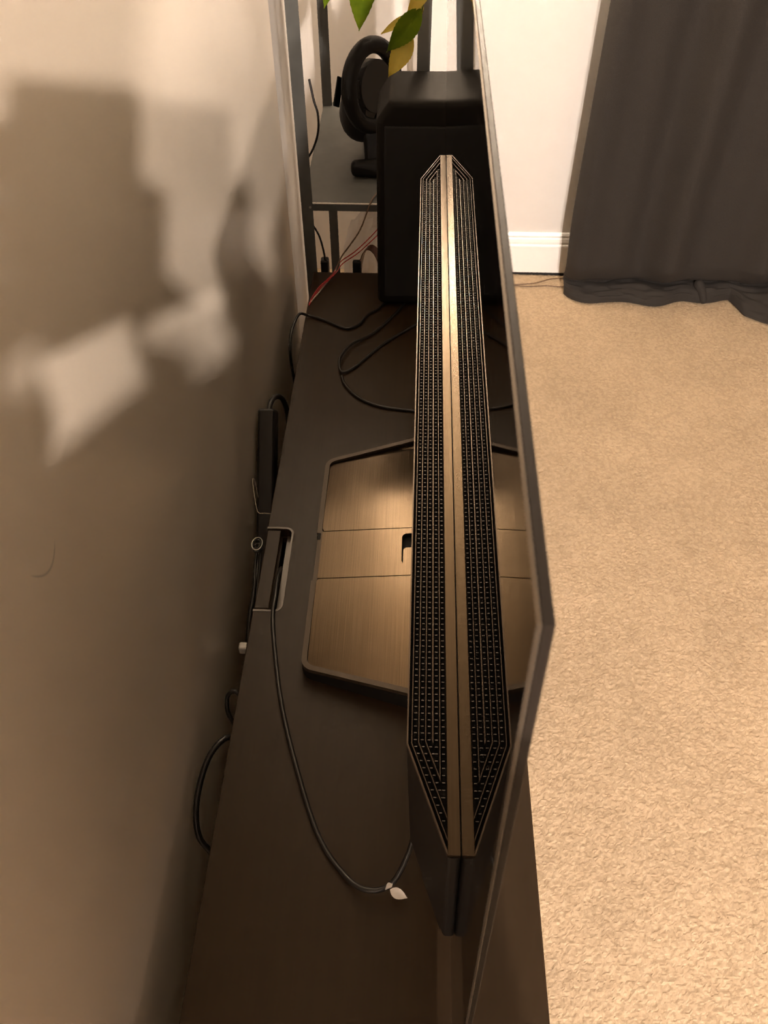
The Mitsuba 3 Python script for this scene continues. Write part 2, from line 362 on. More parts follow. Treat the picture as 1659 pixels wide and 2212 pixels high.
def inset(d): return base.buffer(-d, quad_segs=10)
add('television__stand__rim', slope(ext(base.buffer(-0.0004).difference(inset(0.0085)), 0.99, 1.0), 0), 'stand_rim')
plate = inset(0.0095)
def curved(p, f):
    m = ext(p, 0.9925, 1.0)
    m = trimesh.Trimesh(*trimesh.remesh.subdivide_to_size(m.vertices, m.faces, 0.012))
    v = np.array(m.vertices); hi = v[:, 2] > 0.998
    v[:, 2] += np.where(hi, f(v[:, 0], v[:, 1]), 0)
    m.vertices = v
    return slope(m, 0)
add('television__stand__near_plate', curved(plate.intersection(sg.box(0, 0, 1, 0.7708)), lambda x, y: 0.0040 - 0.29 * np.maximum(0.7715 - y, 0) ** 2), 'brushed_metal', smooth=30, label='brushed metal plate nearest the camera')
add('television__stand__far_plate', curved(plate.intersection(sg.box(0, 0.8705, 1, 2)), lambda x, y: 0.0040 - 0.29 * np.maximum(y - 0.8705, 0) ** 2), 'brushed_metal', smooth=30, label='brushed metal plate at the far end')
slotp = rr(0.281, 0.33, 0.795, 0.858, 0.008)
mid = sg.box(0.1495, 0.7728, 0.3885, 0.8695).difference(slotp)
add('television__stand__centre_plate', slope(ext(mid, 0.99, 1.0034), 0), 'brushed_metal', label='brushed metal cable cover in the middle')
add('television__stand__cable_slot', slope(ext(slotp.buffer(-0.0003), 0.988, 0.9935), 0), 'matte_black', label='black cable slot')
add('television__stand__slot_tongue', slope(ext(rr(0.2835, 0.33, 0.7965, 0.832, 0.006), 0.9936, 0.999), 0), 'brushed_metal')
add('television__stand__notch', box(0.1418, 0.1462, 0.856, 0.8690, 0.502, 0.5272), 'matte_black')
add('television__stand__neck', box(0.305, 0.350, 0.70, 0.96, 0.545, 0.62), 'satin_black')

# ------------------------------------------------------------------ tall black speaker on the bench end
tag('tower_speaker', 'tall black box speaker standing on the far end of the bench beside the television', 'speaker')
def speaker_body():
    x0, x1, y0, y1, z0, z1, r, q = 0.2100, 0.3950, 1.570, 1.730, 0.5070, 0.9460, 0.014, 0.014
    cs = []
    for y in (0, 1):
        for x, z in ((x0 + r, z0 + r), (x0 + r, z1 - 0.030 - r), (x0 + 0.020 + r, z1 - r)):
            cs.append(m3.Manifold.sphere(r, 32).translate([x, (y0 + r, y1 - r)[y], z]))
        for z in (z0 + q,):
            cs.append(m3.Manifold.sphere(q, 16).translate([x1 - q, (y0 + q, y1 - q)[y], z]))
        cs.append(m3.Manifold.sphere(q, 16).translate([x1 - q, (y0 + r, y1 - r)[y], z1 - q]))
    return tri(m3.Manifold.batch_hull(cs))
add('tower_speaker__cabinet', speaker_body(), 'speaker_black' if M('speaker_black', pr((0.0026, 0.0021, 0.0016), 0.62, 0.10)) else '', smooth=35)
add('tower_speaker__grille', rbox(0.226, 0.379, 1.5665, 1.5745, 0.53, 0.90, 0.003), 'matte_black')
for x in (0.225, 0.370):
    for y in (1.60, 1.69):
        c = trimesh.creation.cylinder(0.008, 0.0072, sections=16); c.apply_translation([x + 0.004, y + 0.004, 0.5037]); add('tower_speaker__foot', c, 'rubber')

# ------------------------------------------------------------------ grey steel shelving unit beyond the bench
tag('shelving_unit', 'narrow grey steel shelving unit standing beyond the far end of the bench', 'shelving unit')
PX = ((0.030, 0.056), (0.285, 0.311)); PY = ((1.740, 1.766), (2.292, 2.318)); SZ = (0.12, 0.658, 1.215)
for i, (x0, x1) in enumerate(PX):
    for j, (y0, y1) in enumerate(PY):
        t = 0.0018
        fx = sg.box(x0, y0 if j == 0 else y1 - t, x1, y0 + t if j == 0 else y1)
        fy = sg.box(x0 if i == 0 else x1 - t, y0, x0 + t if i == 0 else x1, y1)
        if j == 1:   # far posts: the flange that shows is the one across the unit
            fx = sg.box(x0, y0, x1, y0 + t)
        p = add('shelving_unit__post', ext(fx.union(fy), 0.0, 1.30), 'grey_steel')
for z in SZ:
    x0, x1, y0, y1 = 0.0325, 0.3085, 1.7425, 2.3155
    parts = [box(x0, x1, y0, y1, z - 0.0015, z)]
    prof = [box(x0, x1, y0, y0 + 0.0015, z - 0.019, z), box(x0, x1, y1 - 0.0015, y1, z - 0.019, z), box(x0, x0 + 0.0015, y0, y1, z - 0.019, z), box(x1 - 0.0015, x1, y0, y1, z - 0.019, z)]
    s_ = add('shelving_unit__shelf', cat_(parts + prof), 'grey_steel')
    lip = tube([(x0 + 0.003, y0 - 0.0002, z - 0.0012), (x1 - 0.003, y0 - 0.0002, z - 0.0012)], 0.0021, 10, smooth=False)
    add(s_ + '__rolled_edge', lip, 'worn_edge')
    for xb in (0.0505, 0.2905):
        c = trimesh.creation.cylinder(0.0026, 0.003, sections=12); c.apply_transform(trimesh.transformations.rotation_matrix(math.pi / 2, [1, 0, 0])); c.apply_translation([xb, 1.7388, z - 0.009])
        add('shelving_unit__bolt', c, 'bolt_metal')

# ------------------------------------------------------------------ racing wheel on the shelf
tag('racing_wheel', 'black game racing wheel on the shelf of the steel unit, left of the speaker', 'racing wheel')
WZS = 0.658
wc = np.array([0.186, 1.930, 0.841])
# wheel frame: a is up along the wheel, b across, n its axis
na = np.array([0.80, -0.58, 0.14]); na /= np.linalg.norm(na)
aa = np.array([0.46, 0.20, 0.88]); aa -= na * (aa @ na); aa /= np.linalg.norm(aa); bb = np.cross(na, aa)
def wp(a, b, n=0.0): return wc + aa * a + bb * b + na * n
RR = 0.081
ringp = np.array([wp(RR * math.cos(t), RR * math.sin(t)) for t in np.linspace(0, 2 * math.pi, 73)])
add('racing_wheel__rim', tube(ringp, 0.0175, 20, smooth=False), 'wheel_black', smooth=40)
for t in (math.pi, 1.9, -1.9):
    p0, p1 = wp(0.026 * math.cos(t), 0.026 * math.sin(t), 0.006), wp((RR - 0.01) * math.cos(t), (RR - 0.01) * math.sin(t), 0.0)
    w = np.cross(na, p1 - p0); w /= np.linalg.norm(w)
    pts = [p + s1 * w * r2 + s2 * na * 0.005 for p, r2 in ((p0, 0.022), (p1, 0.015)) for s1 in (-1, 1) for s2 in (-1, 1)]
    add('racing_wheel__spoke', trimesh.convex.convex_hull(np.array(pts)), 'satin_black')
hub = trimesh.creation.cylinder(0.054, 0.026, sections=40)
Rm = np.eye(4); Rm[:3, 0], Rm[:3, 1], Rm[:3, 2], Rm[:3, 3] = aa, bb, na, wc
hub.apply_transform(Rm); add('racing_wheel__hub', hub, 'satin_black', smooth=40)
for s in (-1, 1):
    m = rbox(-0.030, 0.030, -0.010, 0.010, -0.002, 0.002, 0.0018, 8); m.apply_translation([-0.030, s * 0.075, -0.032])
    m.apply_transform(Rm); add('racing_wheel__paddle', m, 'wheel_black')
MH = np.array([0.158, 1.985, 0.748])
shaft = tri(hull2(wp(0, 0, -0.040), 0.036, MH + [0.0, 0.0, 0.010], 0.055, 28) + hull2(MH, 0.052, MH + [0.050, 0.085, -0.004], 0.050, 28))
add('racing_wheel__motor_housing', shaft, 'wheel_black', smooth=40)
add('racing_wheel__base', tri(m3.Manifold.batch_hull([m3.Manifold.sphere(0.012, 16).translate([x, y, z]) for x, y, z in ((0.178, 1.925, WZS + 0.0125), (0.245, 1.925, WZS + 0.0125), (0.165, 2.09, WZS + 0.0125), (0.25, 2.09, WZS + 0.0125), (0.172, 1.950, WZS + 0.075), (0.24, 1.95, WZS + 0.075), (0.172, 2.05, WZS + 0.075), (0.24, 2.05, WZS + 0.075))])), 'wheel_black', smooth=40)
add('racing_wheel__clamp', tri(m3.Manifold.batch_hull([m3.Manifold.sphere(0.0125, 20).translate([x, y, WZS + z]) for x, y, z in ((0.148, 1.876, 0.0128), (0.148, 1.876, 0.026), (0.215, 1.872, 0.0128), (0.215, 1.88, 0.03))])), 'wheel_black', smooth=40)

# ------------------------------------------------------------------ things on the bottom of the unit, under the shelf
def lumpy(c, r, seed, amp=0.16, sub=4):
    m = trimesh.creation.icosphere(sub); v = np.array(m.vertices)
    n_ = meshkit.fbm(v * 2.3 + seed, 3, seed)[:, None] - 0.5
    cr = np.abs(meshkit.noise(v * 5.1 + seed, seed + 3)[:, None] - 0.5)
    m.vertices = np.array(c) + v * np.array(r) * (1 + 2 * amp * n_ - 0.22 * cr)
    return m
tag('plastic_bag', 'clear crumpled plastic bag on the shelving unit below the racing wheel', 'plastic bag')
bag = lumpy((0.180, 2.02, 0.315), (0.085, 0.14, 0.195), 4)
bag.vertices[:, 2] = np.maximum(bag.vertices[:, 2], 0.1215)
add('plastic_bag__film', bag, 'clear_film', smooth=60)
tag('strap_loop', 'brown strap bent into a loop beside the clear plastic bag', 'strap')
def ribbon(pts, w, t, across):
    p = spline(pts, 10); a = np.array(across, float); a /= np.linalg.norm(a)
    return sheet(np.stack([p - a * w / 2, p + a * w / 2], 1), t)
add('strap_loop__band', ribbon([(0.150, 1.800, 0.42), (0.157, 1.80, 0.475), (0.170, 1.80, 0.512), (0.187, 1.80, 0.516), (0.203, 1.80, 0.492), (0.216, 1.80, 0.44)], 0.020, 0.0022, (0.5, 1, 0.2)), 'strap_brown', smooth=40)
add('strap_loop__buckle', rbox(0.138, 0.160, 1.785, 1.80, 0.40, 0.485, 0.004), 'matte_black')

# ------------------------------------------------------------------ potted plant on the shelf above, its leaves hang into view
tag('potted_plant', 'leafy green plant with drooping serrated leaves, hanging from above in front of the shelving unit', 'potted plant')
def leaf(tip, base_, width, bend=0.012, side=(0, -1, 0.2), serr=0.05, curl=0.0, nl=26, nw=9):
    tip, base_ = np.array(tip, float), np.array(base_, float)
    ax = tip - base_; L = np.linalg.norm(ax); ax /= L
    nrm = np.array(side, float); nrm -= ax * (nrm @ ax); nrm /= np.linalg.norm(nrm)
    wv = np.cross(ax, nrm)
    s = np.linspace(0, 1, nl); P = np.zeros((nl, nw, 3))
    for i, a in enumerate(s):
        w = width * 0.5 * (math.sin(math.pi * min(1, a * 1.02) ** 0.78) ** 0.9 if 0 < a < 1 else 0)
        w = max(w * (1 + serr * (2 * ((a * nl / 2.0) % 1) - 1)), 0.0003)
        for j, b in enumerate(np.linspace(-1, 1, nw)):
            off = bend * math.sin(math.pi * a) + 0.22 * w * abs(b) * (1 if curl >= 0 else -1) + curl * b * a * width
            P[i, j] = base_ + ax * L * a + wv * w * b + nrm * off
    return sheet(P, 0.0005)
leaf_specs = [
    # tip, base, width, material, facing, bend
    ((0.188, 1.490, 1.085), (0.197, 1.525, 1.190), 0.047, 'leaf_green', (0.1, -1, 0.35), 0.010, 0.0),
    ((0.131, 1.495, 1.116), (0.166, 1.525, 1.200), 0.033, 'leaf_green', (-0.2, -1, 0.4), 0.010, 0.0),
    ((0.2335, 1.478, 1.058), (0.2900, 1.500, 1.116), 0.038, 'leaf_green', (0.25, -0.92, 0.30), 0.006, 0.12),
    ((0.2365, 1.480, 1.018), (0.274, 1.505, 1.080), 0.036, 'leaf_yellow', (0.15, -1, 0.25), 0.006, 0.05),
    ((0.2240, 1.500, 1.079), (0.282, 1.530, 1.096), 0.017, 'leaf_yellow', (0.2, -1, 0.9), 0.006, 0.1),
    ((0.2520, 1.505, 1.064), (0.294, 1.528, 1.112), 0.020, 'leaf_yellow', (-0.3, -1, 0.3), 0.008, 0.0),
    ((0.2660, 1.495, 1.108), (0.300, 1.522, 1.150), 0.026, 'leaf_yellow', (0.2, -1, 0.2), 0.008, 0.0),
]
for tip, b_, w, mt, fc, bend, curl in leaf_specs:
    add('potted_plant__leaf', leaf(tip, b_, w, bend, fc, 0.06, curl), mt, smooth=35, label='yellowed leaf' if mt == 'leaf_yellow' else None)
stems = [[(0.19, 2.00, 1.38), (0.20, 1.80, 1.42), (0.205, 1.62, 1.36), (0.197, 1.525, 1.188)],
         [(0.18, 2.00, 1.38), (0.16, 1.78, 1.40), (0.16, 1.60, 1.33), (0.166, 1.525, 1.198)],
         [(0.20, 2.00, 1.38), (0.26, 1.82, 1.43), (0.305, 1.62, 1.36), (0.304, 1.53, 1.20), (0.292, 1.520, 1.112), (0.276, 1.506, 1.082)]]
for st in stems: add('potted_plant__stem', tube(st, [0.0022, 0.0012], 8, 10), 'stem_green')
up_rng = np.random.default_rng(3)
for i in range(26):       # the rest of the crown on the upper shelf
    a = up_rng.uniform(0, 2 * math.pi); r0 = up_rng.uniform(0.02, 0.05); r1 = up_rng.uniform(0.10, 0.20); z = up_rng.uniform(1.38, 1.54)
    b_ = np.array([0.18 + r0 * math.cos(a), 2.0 + r0 * math.sin(a), z]); tip = np.array([0.18 + 0.75 * r1 * math.cos(a), 2.0 + r1 * math.sin(a), z + up_rng.uniform(-0.09, 0.01)])
    tip[0] = max(tip[0], 0.01)
    add('potted_plant__leaf', leaf(tip, b_, 0.055, 0.012, (math.cos(a) * 0.3, math.sin(a) * 0.3, 1), 0.06, 0, 16, 5), 'leaf_green', smooth=35)
for i in range(5):
    a = i * 1.26; add('potted_plant__stem', tube([(0.18, 2.0, 1.36), (0.18 + 0.03 * math.cos(a), 2.0 + 0.03 * math.sin(a), 1.45), (0.18 + 0.05 * math.cos(a), 2.0 + 0.05 * math.sin(a), 1.54)], 0.003, 8), 'stem_green')
pot = trimesh.creation.revolve(np.array([(0.0, 0.0), (0.060, 0.0), (0.078, 0.135), (0.086, 0.137), (0.087, 0.160), (0.079, 0.160), (0.075, 0.140), (0.0, 0.139)]), sections=48)
pot.apply_translation([0.18, 2.0, 1.2152]); add('potted_plant__pot', pot, 'terracotta', smooth=35)
so = trimesh.creation.cylinder(0.073, 0.006, sections=40); so.apply_translation([0.18, 2.0, 1.359]); add('potted_plant__soil', so, 'soil')

# ------------------------------------------------------------------ cables and small things on and behind the bench
R = 0.0034; ZC = BZ + R + 0.0002
def cable(name, pts, r, mat, label, cat='cable', n=12, **k):
    return add(name, tube(pts, r, 12, n), mat, smooth=True, label=label, cat=cat, **k)
tag('power_cable', 'thick black power cable curving over the bench, a white tag wrapped round it', 'cable')
add('power_cable__cord', tube([(0.0795, 0.852, 0.425), (0.0795, 0.838, 0.470), (0.0800, 0.800, 0.494), (0.0825, 0.755, ZC), (0.084, 0.712, ZC), (0.099, 0.634, ZC), (0.118, 0.558, ZC), (0.146, 0.476, ZC), (0.184, 0.385, ZC), (0.220, 0.337, ZC + 0.002), (0.250, 0.316, ZC + 0.010), (0.280, 0.322, ZC + 0.016), (0.300, 0.350, 0.545), (0.312, 0.385, 0.58)], R, 12), 'cable_black', smooth=True)
add('power_cable__tag', sheet(np.array([[(0.2745 + 0.0040 * math.cos(t) * 0.3, 0.3190 + 0.004 * math.cos(t), ZC + 0.0150 + 0.0042 * math.sin(t)) for t in np.linspace(0, 2 * math.pi, 24)], [(0.2825 + 0.004 * math.cos(t) * 0.3, 0.3225 + 0.004 * math.cos(t), ZC + 0.0158 + 0.0042 * math.sin(t)) for t in np.linspace(0, 2 * math.pi, 24)]]).transpose(1, 0, 2), 0.0003), 'label_white', smooth=40, label='white paper tag wrapped round the cable')
add('power_cable__tag_flap', leaf((0.3000, 0.309, ZC + 0.008), (0.279, 0.3165, ZC + 0.0125), 0.0125, 0.001, (0, -0.4, 1), 0.0, 0, 14, 5), 'label_white', smooth=40)
cable('thin_cable', [(0.235, 1.60, ZC), (0.212, 1.56, ZC), (0.189, 1.535, ZC), (0.171, 1.497, ZC), (0.142, 1.482, ZC), (0.094, 1.511, ZC), (0.056, 1.524, ZC + 0.003), (0.040, 1.500, ZC + 0.020), (0.031, 1.440, 0.522), (0.030, 1.405, 0.500), (0.028, 1.412, 0.46), (0.027, 1.430, 0.40), (0.027, 1.45, 0.30)], 0.0030, 'cable_black', 'thin black cable leaving the bench over its back edge near the shelving unit')
cable('looped_cable', [(0.300, 1.505, ZC), (0.230, 1.430, ZC), (0.175, 1.350, ZC), (0.153, 1.327, ZC + 0.001), (0.1425, 1.332, ZC + 0.004), (0.1405, 1.368, ZC + 0.007), (0.161, 1.420, ZC + 0.004), (0.199, 1.459, ZC), (0.227, 1.500, ZC), (0.26, 1.56, ZC), (0.275, 1.60, ZC)], 0.0030, 'cable_black', 'black cable folded into a narrow loop on the bench in front of the speaker')
cable('slack_cable', [(0.1470, 1.315, ZC), (0.156, 1.287, ZC), (0.186, 1.247, ZC), (0.229, 1.223, ZC), (0.293, 1.211, ZC), (0.325, 1.205, ZC), (0.345, 1.19, ZC)], 0.0030, 'cable_black', 'black cable running from the loop under the television')
tag('red_wire', 'twin red wire slanting up from the bench edge in front of the strap', 'wire')
add('red_wire__strand', tube([(0.054, 1.573, ZC), (0.060, 1.605, ZC + 0.001), (0.072, 1.637, ZC + 0.004), (0.099, 1.690, ZC + 0.006), (0.112, 1.738, 0.512), (0.152, 1.745, 0.540), (0.197, 1.75, 0.585), (0.235, 1.78, 0.62)], 0.0013, 12, 12), 'cable_red', smooth=True)
add('red_wire__strand', tube([(0.0545, 1.567, ZC), (0.064, 1.607, ZC + 0.001), (0.077, 1.638, ZC + 0.004), (0.104, 1.690, ZC + 0.006), (0.118, 1.738, 0.508), (0.156, 1.742, 0.535), (0.197, 1.745, 0.574), (0.235, 1.775, 0.600)], 0.0012, 12, 12), 'cable_red', smooth=True)
tag('adapter_cable', 'thin brown cable hanging over the shelf edge, pale where it meets the bench', 'cable')
add('adapter_cable__cord', tube([(0.235, 1.90, 0.662), (0.205, 1.80, 0.6625), (0.190, 1.745, 0.664), (0.181, 1.733, 0.645), (0.163, 1.730, 0.60), (0.140, 1.728, 0.565), (0.118, 1.724, 0.535), (0.1095, 1.716, 0.5175), (0.1045, 1.706, 0.510)], 0.0018, 10), 'cable_brown', smooth=True)
add('adapter_cable__cream_end', tube([(0.1045, 1.706, 0.510), (0.098, 1.690, ZC + 0.001), (0.082, 1.650, ZC), (0.070, 1.615, ZC), (0.062, 1.595, ZC), (0.0555, 1.575, ZC)], 0.0016, 10), 'cable_cream', smooth=True, label='cream coloured end')
cable('hanging_cable', [(0.060, 1.80, 0.900), (0.068, 1.79, 0.862), (0.0755, 1.785, 0.835), (0.074, 1.783, 0.800), (0.060, 1.790, 0.760), (0.032, 1.800, 0.71), (0.0265, 1.803, 0.66), (0.034, 1.798, 0.60), (0.060, 1.785, 0.555), (0.070, 1.782, 0.510), (0.071, 1.783, 0.488)], 0.0024, 'cable_black', 'black cable hanging down beside the near left post of the shelving unit')
add('plug_adapter', rbox(0.060, 0.080, 1.775, 1.80, 0.415, 0.492, 0.005), 'black_plastic', smooth=40, label='small black plug hanging at the foot of the cable beside the post', cat='plug')
# power strip in the gap behind the bench
tag('power_strip', 'black power strip hanging in the gap between the bench and the wall', 'power strip')
ps = rbox(-0.016, 0.016, -0.15, 0.15, -0.024, 0.024, 0.006)
PSM = trimesh.transformations.translation_matrix([0.0225, 1.050, 0.440]) @ trimesh.transformations.rotation_matrix(math.radians(46), [1, 0, 0])
ps.apply_transform(PSM); add('power_strip__body', ps, 'black_plastic', smooth=40)
add('power_strip__cord', tube([(0.0225, 1.150, 0.540), (0.0235, 1.175, 0.545), (0.027, 1.205, 0.535), (0.032, 1.235, 0.510), (0.036, 1.255, 0.470), (0.036, 1.262, 0.42), (0.034, 1.26, 0.30)], 0.0050, 12), 'cable_black', smooth=True)
tag('wire_coil', 'small coil of black and steel wire with hanging leads behind the cable flap', 'wire')
co = [(0.028 + 0.007 * math.cos(t), 0.895 + 0.012 * math.sin(t), 0.447 + 0.0016 * t) for t in np.linspace(0, 4 * math.pi, 50)]
add('wire_coil__coil', tube(co, 0.0016, 8, smooth=False), 'cable_black', smooth=True)
co = [(0.029 + 0.009 * math.cos(t), 0.893 + 0.014 * math.sin(t), 0.4665) for t in np.linspace(0, 2 * math.pi, 40)]
add('wire_coil__ring', tube(co, 0.0009, 8, smooth=False), 'steel', smooth=True, label='bright steel ring')
for q in ([(0.026, 0.893, 0.448), (0.027, 0.86, 0.44), (0.030, 0.82, 0.43), (0.028, 0.77, 0.415), (0.028, 0.72, 0.385), (0.028, 0.68, 0.34)],
          [(0.033, 0.890, 0.450), (0.035, 0.86, 0.440), (0.034, 0.82, 0.425), (0.031, 0.77, 0.405), (0.032, 0.72, 0.375), (0.030, 0.66, 0.32)],
          [(0.030, 0.895, 0.447), (0.031, 0.85, 0.436), (0.032, 0.80, 0.418), (0.035, 0.75, 0.395), (0.034, 0.70, 0.36)]):
    add('wire_coil__lead', tube(q, [0.0022, 0.0042, 0.0036], 10), 'cable_black', smooth=True)
cable('loose_wire', [(0.052, 0.935, 0.498), (0.042, 0.930, 0.505), (0.030, 0.935, 0.500), (0.022, 0.955, 0.494), (0.014, 0.985, 0.500), (0.010, 1.005, 0.510), (0.012, 1.012, 0.500), (0.016, 1.00, 0.47)], 0.0006, 'cable_cream', 'hair-thin pale wire sticking up behind the cable flap', 'wire')
tag('wire_clip', 'small white plug on the wall just behind the bench edge', 'plug')
add('wire_clip__block', rbox(0.019, 0.033, 0.708, 0.722, 0.404, 0.421, 0.003), 'label_white', smooth=40)
add('wire_clip__pin', tube([(0.032, 0.716, 0.414), (0.036, 0.716, 0.412), (0.042, 0.712, 0.404)], 0.0028, 10), 'steel', smooth=True)
cable('short_cable', [(0.048, 0.600, 0.455), (0.036, 0.607, 0.462), (0.025, 0.602, 0.455), (0.026, 0.585, 0.440), (0.034, 0.575, 0.425), (0.040, 0.57, 0.38)], 0.0032, 'cable_black', 'short bend of black cable showing above the bench edge, midway along the wall gap')
cable('edge_cable', [(0.0440, 0.545, 0.420), (0.0440, 0.533, 0.462), (0.034, 0.519, 0.478), (0.020, 0.495, 0.476), (0.010, 0.462, 0.458), (0.008, 0.430, 0.440), (0.014, 0.405, 0.418), (0.030, 0.392, 0.392), (0.034, 0.385, 0.33)], 0.0042, 'cable_black', 'loop of black cable bulging out of the wall gap near the front of the picture')
# thin brown wire on the carpet below the skirting board
cable('carpet_wire', [(0.60, 2.480, 0.002), (0.642, 2.470, 0.002), (0.690, 2.462, 0.003), (0.748, 2.469, 0.003), (0.799, 2.466, 0.002), (0.86, 2.48, 0.002)], 0.0018, 'cable_brown', 'thin brown wire on the carpet in front of the skirting board, nearer strand', 'wire')
cable('carpet_wire', [(0.60, 2.478, 0.003), (0.642, 2.474, 0.003), (0.680, 2.478, 0.003), (0.718, 2.487, 0.003), (0.769, 2.512, 0.003), (0.83, 2.525, 0.002)], 0.0018, 'cable_brown', 'thin brown wire curving from the skirting board, farther strand', 'wire')

# ------------------------------------------------------------------ curtain
tag('curtain', 'floor-length charcoal curtain gathered in soft folds, its hem puddled on the carpet', 'curtain')
def fold(x):
    return 0.5 + 0.30 * np.sin((x - 0.80) * 2 * np.pi / 0.27 + 0.3) + 0.20 * np.sin((x - 0.80) * 2 * np.pi / 0.155 + 1.6)
def curtain_sheet():
    nx = 300; xs = np.linspace(0.0, 1.0, nx)
    X0 = 0.782 + xs * 1.15
    # profile parameter: from the rod down to the tucked hem, then out over the carpet
    prof = [(0.0, 2.25), (0.0, 1.6), (0.0, 1.0), (0.0, 0.5), (0.004, 0.25), (0.006, 0.14), (0.008, 0.09), (0.002, 0.062), (-0.020, 0.050), (-0.032, 0.044), (-0.018, 0.040), (0.018, 0.038), (0.040, 0.030), (0.058, 0.020), (0.066, 0.010), (0.068, 0.003)]
    pf = spline([(a, b, 0) for a, b in prof], 6)[:, :2]
    nz = len(pf); P = np.zeros((nz, nx, 3))
    f = fold(X0)
    tuck = np.clip((X0 - 0.90) / 0.06, 0, 1)
    out = 1 + 0.5 * np.sin((X0 - 0.9) * 9.0 + 0.4) + 0.35 * np.sin(X0 * 31.0)
    far = np.clip((X0 - 1.345) / 0.03, 0, 1)
    for i in range(nz):
        o, z = pf[i]
        o2 = o if o > 0 else o * tuck
        spread = np.clip((0.045 - z) / 0.04, 0, 1)
        dy = o2 * np.where(z < 0.05, 0.30 + 0.42 * out, 1.0) + 0.14 * spread * far * (0.55 + 0.9 * (X0 - 1.345) / 0.3)
        if z > 0.05: dy = dy + 0
        amp = 0.068 * np.clip((z - 0.02) / 0.1, 0.25, 1)
        lift = 0.012 * meshkit.noise(np.stack([X0 * 22, 0 * X0 + i * 0.35, 0 * X0], -1), 4) * (z < 0.06) * np.clip(z / 0.02, 0, 1)
        flare = 0.028 * np.clip((0.30 - z) / 0.30, 0, 1) ** 1.5 * (1 - 0.2 * xs)
        P[i, :, 0] = X0 - flare * 0 + 0.0 + (0.785 - 0.782) + flare * (1 - xs) ** 2 * 0.6
        P[i, :, 1] = 2.435 - amp * f - dy
        P[i, :, 2] = z + lift
    # the free edge at the left turns back towards the wall
    e = np.exp(-(X0 - 0.782) / 0.018)
    P[:, :, 1] += 0.030 * e
    return P
add('curtain__cloth', sheet(curtain_sheet(), 0.0025), 'curtain_cloth', smooth=60)
add('curtain__folded_corner', tri(chain([(1.245, 2.418, 0.050), (1.254, 2.400, 0.036), (1.262, 2.378, 0.014)], [0.017, 0.015, 0.011])), 'curtain_cloth', smooth=60)
rod = tube([(0.60, 2.43, 2.262), (2.2, 2.43, 2.262)], 0.012, 16, smooth=False)
tag('curtain_rod', 'round metal curtain rod on the far wall', 'curtain rod')
add('curtain_rod__pole', rod, 'lamp_metal', smooth=40)
for x in (0.70, 2.05): add('curtain_rod__bracket', box(x - 0.008, x + 0.008, 2.43, WY1, 2.254, 2.270), 'lamp_metal')

# ------------------------------------------------------------------ ceiling lamp with its two bulbs
tag('ceiling_lamp', 'ceiling lamp with two warm bulbs on a short bar', 'lamp')
mid_ = (LAMP[0] + LAMP[1]) / 2
c = trimesh.creation.cylinder(0.05, 0.02, sections=32); c.apply_translation([mid_[0], mid_[1], WZ - 0.0101]); add('ceiling_lamp__plate', c, 'lamp_metal', smooth=40)
add('ceiling_lamp__stem', tube([(mid_[0], mid_[1], WZ - 0.02), (mid_[0], mid_[1], LAMP[0][2] + 0.075)], 0.008, 12, smooth=False), 'lamp_metal')
add('ceiling_lamp__bar', tube([LAMP[0] + [0.03, 0, 0.075], LAMP[1] + [-0.03, 0, 0.075]], 0.009, 12, smooth=False), 'lamp_metal')
for L, gain in zip(LAMP, BULB_GAIN):
    s_ = trimesh.creation.cylinder(0.016, 0.045, sections=24); s_.apply_translation(L + [0, 0, 0.049]); add('ceiling_lamp__socket', s_, 'lamp_metal', smooth=40)
    sd = trimesh.creation.revolve(np.array([(0.017, 0.052), (0.019, 0.052), (0.045, 0.040), (0.066, 0.004), (0.064, 0.003), (0.043, 0.037), (0.017, 0.049), (0.017, 0.052)]), sections=48)
    sd.apply_translation(L); add('ceiling_lamp__shade', sd, 'lamp_metal', smooth=35)
    b = trimesh.creation.icosphere(3, BULB_R); b.apply_translation(L)
    add('ceiling_lamp__bulb', b, 'label_white', smooth=True, emitter={'type': 'area', 'radiance': rgb(*[v * gain for v in BULB_RGB])})

tag('wall_lamp', 'wall lamp with a glowing frosted bowl, high on the far wall', 'lamp')
b = trimesh.creation.icosphere(3, UPL_R); b.apply_translation(UPL)
add('wall_lamp__bulb', b, 'label_white', smooth=True, emitter={'type': 'area', 'radiance': rgb(*UPL_RGB)})
bw = trimesh.creation.revolve(np.array([(0.0, -0.072), (0.04, -0.068), (0.078, -0.030), (0.092, 0.006), (0.090, 0.007), (0.075, -0.027), (0.038, -0.062), (0.0, -0.066)]), sections=64)
bw.apply_translation(UPL - [0, 0, 0.012]); add('wall_lamp__bowl', bw, 'label_white', smooth=40, emitter={'type': 'area', 'radiance': rgb(*BOWL_RGB)})
add('wall_lamp__socket', tube([UPL + [0, 0, -0.080], UPL + [0, 0, -0.029]], 0.012, 12, smooth=False), 'lamp_metal')
add('wall_lamp__bracket', tube([UPL + [0, 0, -0.088], (UPL[0], WY1 - 0.004, UPL[2] - 0.088)], 0.009, 12, smooth=False), 'lamp_metal')
c = trimesh.creation.cylinder(0.045, 0.010, sections=40); c.apply_transform(trimesh.transformations.rotation_matrix(math.pi / 2, [1, 0, 0])); c.apply_translation([UPL[0], WY1 - 0.005, UPL[2] - 0.088]); add('wall_lamp__plate', c, 'lamp_metal', smooth=40)

